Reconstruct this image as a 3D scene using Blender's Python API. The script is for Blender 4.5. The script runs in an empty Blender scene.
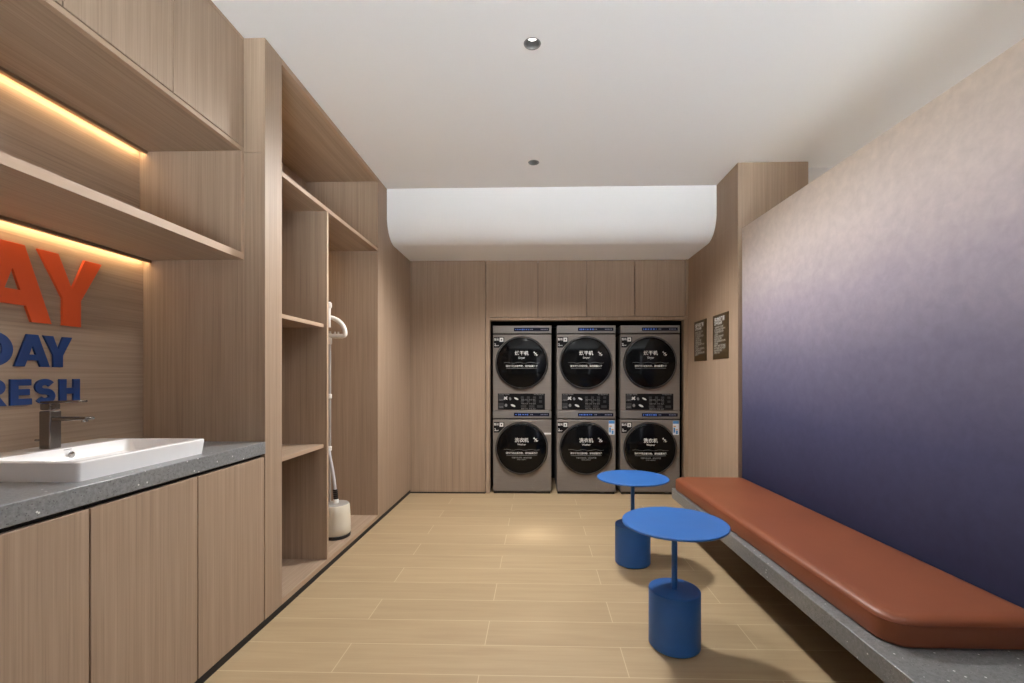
import bpy, bmesh, math, random
from math import pi, sin, cos, radians
from mathutils import Vector, Matrix
random.seed(4)
C = bpy.context.scene.collection
S = bpy.context.scene

# ------------------------------------------------------------------ helpers
def lin(c):
    return tuple(((v / 255) / 12.92 if v / 255 <= .04045 else ((v / 255 + .055) / 1.055) ** 2.4) for v in c)

def alb(r, g, b, k=1.0):
    c = lin((r, g, b))
    return tuple(min(.95, v * k) for v in c) + (1,)

def base_mat(name, col=(.5, .5, .5, 1), rough=.5, metal=0., spec=.5, emit=None, estr=0., coat=0.):
    m = bpy.data.materials.new(name); m.use_nodes = True
    b = m.node_tree.nodes['Principled BSDF']
    b.inputs['Base Color'].default_value = col
    b.inputs['Roughness'].default_value = rough
    b.inputs['Metallic'].default_value = metal
    b.inputs['Specular IOR Level'].default_value = spec
    b.inputs['Coat Weight'].default_value = coat
    if emit:
        b.inputs['Emission Color'].default_value = emit
        b.inputs['Emission Strength'].default_value = estr
    return m

class NT:
    def __init__(s, m):
        s.m = m; s.t = m.node_tree; s.b = s.t.nodes['Principled BSDF']
    def n(s, ty, **kw):
        nd = s.t.nodes.new(ty)
        for k, v in kw.items():
            if k.startswith('i_'):
                nd.inputs[k[2:].replace('_', ' ')].default_value = v
            else:
                setattr(nd, k, v)
        return nd
    def l(s, a, b): s.t.links.new(a, b)
    def coords(s, scale=(1, 1, 1), loc=(0, 0, 0), kind='Object'):
        tc = s.n('ShaderNodeTexCoord'); mp = s.n('ShaderNodeMapping')
        mp.inputs['Scale'].default_value = scale; mp.inputs['Location'].default_value = loc
        s.l(tc.outputs[kind], mp.inputs['Vector'])
        return mp.outputs['Vector']
    def noise(s, vec, scale, detail=3, rough=.5, dist=0):
        nd = s.n('ShaderNodeTexNoise'); nd.inputs['Scale'].default_value = scale
        nd.inputs['Detail'].default_value = detail; nd.inputs['Roughness'].default_value = rough
        nd.inputs['Distortion'].default_value = dist
        s.l(vec, nd.inputs['Vector']); return nd.outputs['Fac']
    def ramp(s, fac, stops, interp='LINEAR'):
        r = s.n('ShaderNodeValToRGB'); r.color_ramp.interpolation = interp
        e = r.color_ramp.elements
        while len(e) < len(stops): e.new(.5)
        for k, (p, c) in enumerate(stops):
            e[k].position = p; e[k].color = c
        s.l(fac, r.inputs['Fac']); return r.outputs['Color']
    def mix(s, fac, a, b, blend='MIX'):
        mx = s.n('ShaderNodeMix', data_type='RGBA', blend_type=blend)
        for sock, v in ((mx.inputs[0], fac), (mx.inputs[6], a), (mx.inputs[7], b)):
            if hasattr(v, 'is_output'): s.l(v, sock)
            else: sock.default_value = v
        return mx.outputs[2]
    def color(s, c): s.l(c, s.b.inputs['Base Color'])
    def bump(s, h, strength=.1, dist=.002):
        b = s.n('ShaderNodeBump'); b.inputs['Strength'].default_value = strength
        b.inputs['Distance'].default_value = dist
        s.l(h, b.inputs['Height']); s.l(b.outputs['Normal'], s.b.inputs['Normal'])

def make_wood(name, axis, base, k):
    m = base_mat(name, rough=.48, spec=.35); t = NT(m)
    big, small = 1.0, 0.012
    sc = {'z': (big, big, small), 'y': (big, small, big), 'x': (small, big, big)}[axis]
    v = t.coords(sc)
    f = t.noise(v, 150, 3, .6)            # fine reeded grain lines
    g = t.noise(v, 26, 2, .5)             # broader bands
    r, gg, b = base
    c1 = t.ramp(f, [(.28, alb(r - 13, gg - 13, b - 12, k)), (.5, alb(r, gg, b, k)), (.74, alb(r + 10, gg + 10, b + 9, k))])
    c2 = t.ramp(g, [(.3, (.91, .905, .90, 1)), (.7, (1.06, 1.06, 1.06, 1))])
    t.color(t.mix(1.0, c1, c2, 'MULTIPLY'))
    t.bump(f, .12, .001)
    return m

KW = 1.10
WOODZ = make_wood('oak_veneer_vertical', 'z', (153, 131.5, 111.5), KW)
WOODY = make_wood('oak_veneer_lengthwise', 'y', (153, 131.5, 111.5), KW)
WOODX = make_wood('oak_veneer_crosswise', 'x', (153, 131.5, 111.5), KW)
EDGE = base_mat('oak_edge_band', alb(166, 142, 120, KW), .5, spec=.3)
PLASTER = base_mat('white_plaster', alb(235, 233, 231), .9, spec=.1)
GAP = base_mat('gap_shade_and_kick_black', alb(24, 20, 18), .7)  # black for kicks and joints, also for shade painted behind door gaps
BLACKMETAL = base_mat('black_metal', alb(45, 40, 38), .4)
DARK = base_mat('niche_black', alb(16, 15, 15), .8, spec=.2)

def floor_mat():
    m = base_mat('wood_plank_tile', rough=.5, spec=.25); t = NT(m)
    v = t.coords((1, 1, 1), (FLX, 0, 0))
    br = t.n('ShaderNodeTexBrick'); br.offset = .5; br.offset_frequency = 2; br.squash = 1
    br.inputs['Scale'].default_value = 1; br.inputs['Brick Width'].default_value = 1.2
    br.inputs['Row Height'].default_value = .2; br.inputs['Mortar Size'].default_value = .0022
    br.inputs['Mortar Smooth'].default_value = .2; br.inputs['Bias'].default_value = 0
    br.inputs['Color1'].default_value = (.0, .0, .0, 1); br.inputs['Color2'].default_value = (1, 1, 1, 1)
    br.inputs['Mortar'].default_value = (.5, .5, .5, 1)
    t.l(v, br.inputs['Vector'])
    tone = t.ramp(br.outputs['Color'], [(0, (.95, .945, .94, 1)), (1, (1.03, 1.03, 1.03, 1))])
    gv = t.coords((.35, 5, 1))
    g1 = t.noise(gv, 5, 5, .6, .6)
    gv2 = t.coords((1.2, 30, 1))
    g2 = t.noise(gv2, 4, 3, .6)
    K = .70
    c = t.ramp(g1, [(.28, alb(187, 160, 124, K)), (.5, alb(196, 170, 133, K)), (.75, alb(203, 178, 141, K))])
    c2 = t.ramp(g2, [(.3, (.97, .97, .967, 1)), (.7, (1.02, 1.02, 1.02, 1))])
    c = t.mix(1, c, c2, 'MULTIPLY'); c = t.mix(1, c, tone, 'MULTIPLY')
    c = t.mix(br.outputs['Fac'], c, alb(222, 198, 160, K))
    t.color(c)
    rr = t.ramp(g1, [(.3, (.46, .46, .46, 1)), (.7, (.56, .56, .56, 1))]); t.l(rr, t.b.inputs['Roughness'])
    return m
FLX = .835
FLOOR = floor_mat()

def stone_mat(name, base, k, fleck=1.):
    m = base_mat(name, rough=.3, spec=.5); t = NT(m)
    v = t.coords()
    n1 = t.noise(v, 90, 3, .6)
    r, g, b = base
    c = t.ramp(n1, [(.3, alb(r - 16, g - 16, b - 16, k)), (.7, alb(r + 12, g + 12, b + 12, k))])
    def flecks(scale, thr, col, c, seed):
        vo = t.n('ShaderNodeTexVoronoi'); vo.inputs['Scale'].default_value = scale
        t.l(t.coords((1, 1, 1), (seed, seed * .7, 0)), vo.inputs['Vector'])
        sep = t.n('ShaderNodeSeparateColor'); t.l(vo.outputs['Color'], sep.inputs[0])
        pick = t.n('ShaderNodeMath', operation='LESS_THAN'); t.l(sep.outputs[0], pick.inputs[0]); pick.inputs[1].default_value = thr
        near = t.n('ShaderNodeMath', operation='LESS_THAN'); t.l(vo.outputs['Distance'], near.inputs[0]); near.inputs[1].default_value = .34
        mu = t.n('ShaderNodeMath', operation='MULTIPLY'); t.l(pick.outputs[0], mu.inputs[0]); t.l(near.outputs[0], mu.inputs[1])
        return t.mix(mu.outputs[0], c, col)
    c = flecks(170, .14, alb(84, 84, 86), c, 0)
    c = flecks(220, .15, alb(142, 142, 142), c, 3.1)
    c = flecks(110, .022 * fleck, alb(226, 226, 224), c, 7.7)
    t.color(c)
    return m
STONE = stone_mat('grey_speckled_quartz', (122, 123, 124), 1.1)
BENCHSTONE = stone_mat('grey_terrazzo', (120, 120, 119), .92, .7)

def gradient_mat():
    m = base_mat('dusk_gradient_plaster', rough=.62, spec=.3); t = NT(m)
    tc = t.n('ShaderNodeTexCoord'); sp = t.n('ShaderNodeSeparateXYZ'); t.l(tc.outputs['Object'], sp.inputs[0])
    n = t.noise(t.coords(), 1.6, 3, .55, .4)
    ad = t.n('ShaderNodeMath', operation='MULTIPLY_ADD'); t.l(n, ad.inputs[0]); ad.inputs[1].default_value = .16
    t.l(sp.outputs['Z'], ad.inputs[2])
    mr = t.n('ShaderNodeMapRange'); mr.inputs['From Min'].default_value = .08; mr.inputs['From Max'].default_value = 2.48
    t.l(ad.outputs[0], mr.inputs['Value'])
    K = 1.09
    c = t.ramp(mr.outputs[0], [(0, alb(26, 29, 50, K)), (.20, alb(35, 38, 64, K)), (.38, alb(62, 63, 90, K)), (.54, alb(100, 96, 116, K)),
                               (.68, alb(142, 133, 145, K)), (.83, alb(187, 176, 173, K)), (1, alb(198, 184, 169, K))])
    n2 = t.noise(t.coords(), 20, 6, .62, .3)
    c2 = t.ramp(n2, [(.3, (.92, .92, .92, 1)), (.5, (1, 1, 1, 1)), (.72, (1.10, 1.095, 1.08, 1))])
    t.color(t.mix(1, c, c2, 'MULTIPLY'))
    t.bump(t.noise(t.coords(), 45, 4, .6), .1, .002)
    return m
GRAD = gradient_mat()

def leather_mat():
    m = base_mat('tan_leather', rough=.42, spec=.4); t = NT(m)
    n = t.noise(t.coords(), 3, 3)
    t.color(t.ramp(n, [(.3, alb(130, 72, 46, .86)), (.7, alb(140, 79, 52, .86))]))
    t.bump(t.noise(t.coords(), 260, 3), .12, .0006)
    return m
LEATHER = leather_mat()
PIPING = base_mat('dark_leather_seam', alb(120, 58, 32), .5)

def blue_mat():
    m = base_mat('matte_blue_powder_coat', rough=.42, spec=.4); t = NT(m)
    n = t.noise(t.coords(), 6, 4)
    t.color(t.ramp(n, [(.3, alb(39, 90, 156, 1.0)), (.7, alb(44, 96, 163, 1.0))]))
    return m
BLUE = blue_mat()

def brushed(name, col, rough, metal):
    m = base_mat(name, rough=rough, metal=metal); t = NT(m)
    n = t.noise(t.coords((.02, 1, 1)), 300, 2)
    t.color(t.ramp(n, [(.3, alb(*[v - 5 for v in col])), (.7, alb(*[v + 4 for v in col]))]))
    return m
MACHINE = brushed('grey_machine_enamel', (127, 120, 114), .42, .35)
STRIP = brushed('machine_control_strip', (132, 128, 124), .38, .45)
GLASS = base_mat('black_door_glass', alb(9, 9, 10), .1, spec=.22)
RING = base_mat('dark_chrome_ring', alb(150, 147, 145), .3, metal=.95)
RINGBLACK = base_mat('black_ring_plastic', alb(18, 18, 19), .4)
DISPLAY = base_mat('display_glass', alb(22, 25, 40), .15, spec=.3)
LITBLUE = base_mat('lit_blue_icons', alb(50, 80, 160), .5, emit=(.12, .25, .8, 1), estr=.35)
LITDIM = base_mat('lit_grey_icons', alb(100, 100, 120), .5, emit=(.35, .38, .5, 1), estr=.12)
PRINT = base_mat('white_print', alb(215, 215, 212), .6)
PRINTGREY = base_mat('grey_print', alb(120, 120, 120), .6)
PRINTLIGHT = base_mat('pale_print', alb(176, 172, 162), .6)
STICKER = base_mat('black_sticker', alb(10, 10, 12), .4, spec=.2)
STICKERGREY = base_mat('grey_sticker_field', alb(40, 40, 42), .45)
ENERGYBLUE = base_mat('energy_label_blue', alb(70, 130, 190), .5)
ENERGYWHITE = base_mat('energy_label_white', alb(215, 218, 222), .5)
ENERGYORANGE = base_mat('energy_label_orange', alb(205, 150, 80), .5)
CERAMIC = base_mat('white_ceramic', alb(246, 246, 246), .12, spec=.5)
GUNMETAL = base_mat('gunmetal_black', alb(112, 106, 102), .26, metal=.9)
CHROME = base_mat('chrome', alb(200, 200, 200), .12, metal=1.)
ORANGE = base_mat('orange_acrylic', alb(216, 84, 40, 1.08), .35)
NAVY = base_mat('blue_acrylic', alb(27, 58, 112, 1.0), .4)
BRONZE = base_mat('bronze_sign_plate', alb(72, 55, 32), .4, metal=.1)
CREAM = base_mat('cream_plastic', alb(222, 214, 196), .35)
WHITEPL = base_mat('white_plastic', alb(232, 228, 220), .35)
SILVER = base_mat('silver_pole', alb(178, 174, 168), .35, metal=.4)
HOSE = base_mat('grey_hose', alb(190, 188, 190), .4)
BLACKPL = base_mat('black_plastic', alb(22, 22, 22), .45)
LED = base_mat('led_diffuser', alb(240, 220, 180), .5, emit=(1, .69, .36, 1), estr=15)
ALU = base_mat('led_aluminium', alb(150, 130, 110), .35, metal=.8)
LAMPFACE = base_mat('lamp_face', alb(250, 245, 235), .5, emit=(1, .97, .93, 1), estr=2.2)
REFLECTOR = base_mat('satin_reflector', alb(44, 42, 41), .5, metal=.0)
RIM = base_mat('grey_rim', alb(105, 103, 101), .6)

def root_of(o):
    while o.parent: o = o.parent
    return o

def obj(name, bm, mat, parent=None, bevel=0, seg=2, smooth=False, origin=None):
    """links bm (world coordinates) as one mesh object; local to its root's location"""
    me = bpy.data.meshes.new(name)
    bmesh.ops.recalc_face_normals(bm, faces=bm.faces)
    o = bpy.data.objects.new(name, me); C.objects.link(o)
    loc = Vector((0, 0, 0))
    if parent is not None:
        o.parent = parent; loc = ROOTLOC.get(root_of(parent), Vector((0, 0, 0)))
    elif origin is not None:
        loc = Vector(origin); o.location = loc; ROOTLOC[o] = loc
    if loc.length: bmesh.ops.translate(bm, verts=bm.verts, vec=-loc)
    if smooth:
        for f in bm.faces: f.smooth = True
    bm.to_mesh(me); bm.free()
    for m in (mat if isinstance(mat, (list, tuple)) else [mat]): me.materials.append(m)
    if smooth and hasattr(me, 'set_sharp_from_angle'): me.set_sharp_from_angle(angle=radians(35))
    if bevel:
        md = o.modifiers.new('bevel', 'BEVEL'); md.width = bevel; md.segments = seg; md.limit_method = 'ANGLE'; md.angle_limit = radians(40)
        for p in me.polygons: p.use_smooth = True
        if not smooth and hasattr(me, 'set_sharp_from_angle'): me.set_sharp_from_angle(angle=radians(35))
    return o
ROOTLOC = {}

def thing(name, label, cat, loc=(0, 0, 0), group=None):
    o = bpy.data.objects.new(name, None); C.objects.link(o); o.location = loc; o.empty_display_size = .1
    ROOTLOC[o] = Vector(loc)
    o['label'] = label; o['category'] = cat
    if group: o['group'] = group
    return o

def tag(o, label, cat, group=None):
    o['label'] = label; o['category'] = cat
    if group: o['group'] = group
    return o

def struct(name, bm, mat, parent=None, **kw):
    o = obj(name, bm, mat, parent, **kw)
    if parent is None: o['kind'] = 'structure'
    return o

def B(*boxes):
    bm = bmesh.new()
    for b in boxes: box(bm, *b)
    return bm

def box(bm, x0, x1, y0, y1, z0, z1, mi=0):
    v = [bm.verts.new(p) for p in ((x0, y0, z0), (x1, y0, z0), (x1, y1, z0), (x0, y1, z0), (x0, y0, z1), (x1, y0, z1), (x1, y1, z1), (x0, y1, z1))]
    for q in ((0, 3, 2, 1), (4, 5, 6, 7), (0, 1, 5, 4), (1, 2, 6, 5), (2, 3, 7, 6), (3, 0, 4, 7)):
        f = bm.faces.new([v[i] for i in q]); f.material_index = mi

def prism(bm, pts, z0, z1, mi=0):
    """plan polygon (x,y) extruded in z"""
    a = [bm.verts.new((x, y, z0)) for x, y in pts]; b = [bm.verts.new((x, y, z1)) for x, y in pts]
    n = len(pts)
    bm.faces.new(a[::-1]).material_index = mi; bm.faces.new(b).material_index = mi
    for i in range(n): bm.faces.new((a[i], a[(i + 1) % n], b[(i + 1) % n], b[i])).material_index = mi

def lathe(bm, prof, c, axis='z', seg=64, mi=0, closed_ends=True):
    """prof: list of (radius, height along axis from c)"""
    rings = []
    for r, h in prof:
        if r < 1e-6:
            p = {'z': (c[0], c[1], c[2] + h), 'y': (c[0], c[1] + h, c[2])}[axis]
            rings.append([bm.verts.new(p)]); continue
        ring = []
        for i in range(seg):
            a = 2 * pi * i / seg
            p = {'z': (c[0] + r * cos(a), c[1] + r * sin(a), c[2] + h), 'y': (c[0] + r * cos(a), c[1] + h, c[2] + r * sin(a))}[axis]
            ring.append(bm.verts.new(p))
        rings.append(ring)
    for A, Bq in zip(rings, rings[1:]):
        for i in range(seg):
            j = (i + 1) % seg
            if len(A) == 1 and len(Bq) == 1: continue
            if len(A) == 1: f = bm.faces.new((A[0], Bq[i], Bq[j]))
            elif len(Bq) == 1: f = bm.faces.new((A[i], Bq[0], A[j]))
            else: f = bm.faces.new((A[i], A[j], Bq[j], Bq[i]))
            f.material_index = mi
    return bm

def tube(bm, pts, r, seg=12, cap=True):
    pts = [Vector(p) for p in pts]; rs = r if isinstance(r, (list, tuple)) else [r] * len(pts)
    prev = None; rings = []
    up = Vector((0, 0, 1))
    for k, p in enumerate(pts):
        d = (pts[min(k + 1, len(pts) - 1)] - pts[max(k - 1, 0)]).normalized()
        if prev is None:
            a = d.cross(up)
            if a.length < 1e-3: a = d.cross(Vector((0, 1, 0)))
            a.normalize()
        else:
            a = (prev - d * prev.dot(d)).normalized()
        prev = a; b = d.cross(a)
        rings.append([bm.verts.new(p + (a * cos(2 * pi * i / seg) + b * sin(2 * pi * i / seg)) * rs[k]) for i in range(seg)])
    for A, Bq in zip(rings, rings[1:]):
        for i in range(seg):
            j = (i + 1) % seg; bm.faces.new((A[i], A[j], Bq[j], Bq[i]))
    if cap:
        bm.faces.new(rings[0][::-1]); bm.faces.new(rings[-1])
    return bm

def bez(p0, p1, p2, p3, n=16):
    P = [Vector(p) for p in (p0, p1, p2, p3)]
    return [tuple(P[0] * (1 - t) ** 3 + P[1] * 3 * t * (1 - t) ** 2 + P[2] * 3 * t * t * (1 - t) + P[3] * t ** 3) for t in [i / (n - 1) for i in range(n)]]

def curve_to_bm(cu, fn, mi=0, bm=None):
    """evaluates a curve datablock and maps its vertices with fn into bm"""
    o = bpy.data.objects.new('tmp', cu); C.objects.link(o)
    dg = bpy.context.evaluated_depsgraph_get(); dg.update()
    me = bpy.data.meshes.new_from_object(o.evaluated_get(dg))
    bm = bm or bmesh.new(); vs = [bm.verts.new(fn(v.co)) for v in me.vertices]
    for p in me.polygons:
        try: bm.faces.new([vs[i] for i in p.vertices]).material_index = mi
        except ValueError: pass
    bpy.data.objects.remove(o); bpy.data.curves.remove(cu); bpy.data.meshes.remove(me)
    return bm

def text_bm(s, size, fn, bold=0., align='CENTER', mi=0, bm=None, ext=0.):
    cu = bpy.data.curves.new('tmp', 'FONT'); cu.body = s; cu.size = size; cu.align_x = align; cu.align_y = 'CENTER'
    cu.offset = bold; cu.resolution_u = 2; cu.extrude = ext
    return curve_to_bm(cu, fn, mi, bm)

def fill_bm(loops, fn, thick, bev=.0015):
    cu = bpy.data.curves.new('tmp', 'CURVE'); cu.dimensions = '2D'; cu.fill_mode = 'BOTH'
    for L in loops:
        sp = cu.splines.new('POLY'); sp.points.add(len(L) - 1); sp.use_cyclic_u = True
        for p, (x, y) in zip(sp.points, L): p.co = (x, y, 0, 1)
    cu.extrude = thick / 2; cu.bevel_depth = bev; cu.bevel_resolution = 1
    cu.offset = -bev
    return curve_to_bm(cu, fn)

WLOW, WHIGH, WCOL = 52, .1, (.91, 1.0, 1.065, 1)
# ------------------------------------------------------------------ dimensions
XL = -1.305      # face of the wardrobe and base cabinets
XB = -1.903      # back wall of the vanity niche
XU = -1.406      # face of the upper cabinets
YR = 2.122       # return face of the wardrobe
YB = 4.585       # back wall
ZC = 2.821        # ceiling
YS = 3.865       # soffit front
ZS = 2.378       # soffit underside
XP = 1.52        # pillar side
YP = 3.455       # pillar front
YN = -3.4        # near end of the modelled side walls
YCE = -.6        # near edge of the ceiling, cut short to limit bounced light
def xpan(y): return 1.548 + .031 * (3.455 - y)

# ------------------------------------------------------------------ setting
struct('floor', B((-2.1, 4.6, YN, 5.4, -.05, 0)), FLOOR)

LIGHTS = [(-.026, 2.195), (-.030, 3.416), (-.022, .974), (-.018, -.247)]
def ceiling_bm():
    bm = bmesh.new(); r = .036; h = .1; z = ZC
    def quad(x0, x1, y0, y1):
        bm.faces.new([bm.verts.new(p) for p in ((x0, y0, z), (x0, y1, z), (x1, y1, z), (x1, y0, z))])
    xs = (-.026 - h, -.026 + h)
    quad(-2.1, xs[0], YCE, 5.4); quad(xs[1], 4.6, YCE, 5.4)
    ys = sorted(y for _x, y in LIGHTS); prev = YCE
    for lx, ly in sorted(LIGHTS, key=lambda p: p[1]):
        quad(xs[0], xs[1], prev, ly - h); prev = ly + h
        n = 48; inner = []; outer = []
        for i in range(n):
            a = 2 * pi * i / n + pi / 4
            c, s = cos(a), sin(a); k = h / max(abs(c), abs(s))
            inner.append(bm.verts.new((lx + r * c, ly + r * s, z)))
            ox = min(max(-.026 + k * c, xs[0]), xs[1]); outer.append(bm.verts.new((ox, ly + k * s, z)))
        for i in range(n):
            j = (i + 1) % n; bm.faces.new((inner[i], inner[j], outer[j], outer[i]))
    quad(xs[0], xs[1], prev, 5.4)
    for f in bm.faces:
        f.normal_update()
        if f.normal.z > 0: f.normal_flip()
    return bm
def raw_struct(name, bm, mat):
    me = bpy.data.meshes.new(name); bm.to_mesh(me); bm.free(); me.materials.append(mat)
    o = bpy.data.objects.new(name, me); C.objects.link(o); o['kind'] = 'structure'; return o
raw_struct('ceiling', ceiling_bm(), PLASTER)
struct('ceiling_roof', B((-2.1, 4.6, YCE, 5.4, ZC + .14, ZC + .2)), PLASTER)
struct('wall_side_light_block', B((4.5, 4.6, YN, 5.4, -.2, 2.17)), PLASTER)  # unseen wall added to limit side light, open above for the ceiling
struct('wall_return_light_block', B((XB, XL, .40, .445, 0, ZC)), WOODZ)  # unseen panel added to keep rear light out of the vanity niche
struct('wall_rear_light_mask', B((-2.1, 0., YN - .1, YN, 0, ZC + .14), (xpan(YN), 4.6, YN - .1, YN, 0, ZC + .14)), PLASTER)  # unseen pieces added to narrow the opening that admits rear light

# curved plaster soffit over the machines
bm = bmesh.new()
R_ = .2; prof = [(YS, ZC + .005), (YS, ZS + R_)]
for i in range(1, 17):
    a = pi / 2 * i / 16; prof.append((YS + R_ - R_ * cos(a), ZS + R_ - R_ * sin(a)))
prof += [(YB + .1, ZS), (YB + .1, ZC + .005)]
A = [bm.verts.new((XL - .02, y, z)) for y, z in prof]; Bv = [bm.verts.new((XP + .03, y, z)) for y, z in prof]
for i in range(len(prof)):
    j = (i + 1) % len(prof); f = bm.faces.new((A[i], A[j], Bv[j], Bv[i]))
bm.faces.new(A); bm.faces.new(Bv[::-1])
struct('trim_1', bm, PLASTER, smooth=True)

# left wall behind vanity (horizontal grain)
struct('wall_left', B((XB - .08, XB, YN, YR + .01, 0, ZC)), WOODY)
# back wall: tall panel on the left, thin frame round the machine niche
NX0, NX1, NZ = -.487, 1.483, 1.768
bw = struct('wall_back', B((XL - .6, -.532, YB, YB + .1, .012, ZS + .01)), WOODZ, bevel=.002)
struct('panel', B((-.526, NX0, YB, YB + .1, .0, ZS + .01), (NX0, NX1, YB, YB + .1, NZ, NZ + .03), (NX1, XP + .05, YB, YB + .1, 0, NZ + .03)), WOODZ, bw)
struct('panel', B((1.498, XP + .05, YB, YB + .1, NZ + .034, ZS + .01)), WOODZ, bw)
struct('backing', B((XL - .6, NX0 - .002, YB + .1, YB + .12, 0, ZS + .05), (NX0 - .02, XP + .05, YB + .1, YB + .12, NZ + .01, ZS + .05)), GAP, bw)
struct('baseboard_back', B((XL, -.532, YB - .004, YB + .05, 0, .011)), GAP)
struct('niche_lining', B((NX0 - .004, NX1 + .004, YB + .72, YB + .74, 0, NZ), (NX0 - .03, NX0 - .003, YB + .1, YB + .74, 0, NZ), (NX1 + .003, NX1 + .03, YB + .1, YB + .74, 0, NZ),
                         (NX0 - .03, NX1 + .03, YB + .1, YB + .74, NZ + .002, NZ + .03)), DARK, bw)
# right: pillar, plaster wall further on, and the painted partition
pl = struct('wall_right', B((XP, 2.046, YP, YB + .1, 0, ZC)), WOODZ, bevel=.002)
struct('seam', B((XP - .0006, XP + .01, YP + .01, YB, ZS - .001, ZS + .001)), EDGE, pl)
struct('wall_far', B((2.046, 4.6, YP + .1, YP + .2, 0, ZC)), PLASTER)
pts = [(xpan(YP - .004), YP - .004), (xpan(YP - .004) + .1, YP - .004), (xpan(YN) + .1, YN), (xpan(YN), YN)]
bm = bmesh.new(); prism(bm, pts, 0, 2.318)
struct('wall_partition', bm, GRAD, bevel=.003)
# black recessed kick strip along the left
struct('baseboard_left', B((XL - .02, XL - .0008, .45, YB, 0, .031)), GAP)

# ------------------------------------------------------------------ ceiling downlights
for k, (lx, ly) in enumerate(LIGHTS):
    lab = ['small recessed ceiling downlight nearer the camera, bright chrome cone', 'small recessed ceiling downlight farther in, near the curved soffit',
           'recessed ceiling downlight out of frame above the vanity end', 'recessed ceiling downlight above the camera'][k]
    t = thing('ceiling_downlight', lab, 'ceiling light', (lx, ly, ZC), 'recessed downlights along the ceiling')
    bm = bmesh.new(); lathe(bm, [(.0355, -.0005), (.0405, -.0025), (.042, -.0005)], (lx, ly, ZC), seg=48)
    obj('rim', bm, RIM, t, smooth=True)
    bm = bmesh.new(); lathe(bm, [(.0355, -.001), (.0345, .008), (.0265, .030), (.0262, .05)], (lx, ly, ZC), seg=48)
    obj('reflector', bm, REFLECTOR, t, smooth=True)
    bm = bmesh.new(); lathe(bm, [(.0001, .031), (.0255, .031), (.0255, .045), (.0001, .045)], (lx, ly, ZC), seg=32)
    obj('lamp', bm, LAMPFACE, t)

# ------------------------------------------------------------------ vanity: base cabinets, worktop, sink, tap
cab_labels = ['wooden base cabinet at the far end of the counter beside the tall wardrobe', 'wooden base cabinet under the sink, second from the wardrobe',
              'wooden base cabinet at the left edge of the picture', 'wooden base cabinet nearest the camera']
edges = [2.118, 1.696, 1.279, .862, .445]
for k in range(3):
    y1, y0 = edges[k], edges[k + 1]
    t = thing('base_cabinet', cab_labels[k], 'cabinet', (XL, (y0 + y1) / 2, 0), 'base cabinets under the counter')
    obj('carcass', B((XB + .01, XL - .022, y0 + .001, y1 - .001, .05, .826)), WOODZ, t)
    obj('gap_shade_sheet', B((XL - .0215, XL - .0195, y0 + .0005, y1 - .0005, .05, .826)), GAP, t)  # black sheet painting the shade in the seams round the door
    obj('door', B((XL - .019, XL, y0 + .0028, y1 - .0028, .033, .813)), WOODZ, t, bevel=.0015)
    obj('plinth', B((XB + .05, XL - .03, y0 + .002, y1 - .002, 0.0, .05)), GAP, t)
ct = obj('countertop', B((XB + .001, XL + .004, -.001 + .45, YR - .001, .828, .886)), STONE, bevel=.003, origin=(-1.6, 1.3, .828))
tag(ct, 'grey speckled stone counter slab under the white sink', 'countertop')

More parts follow.
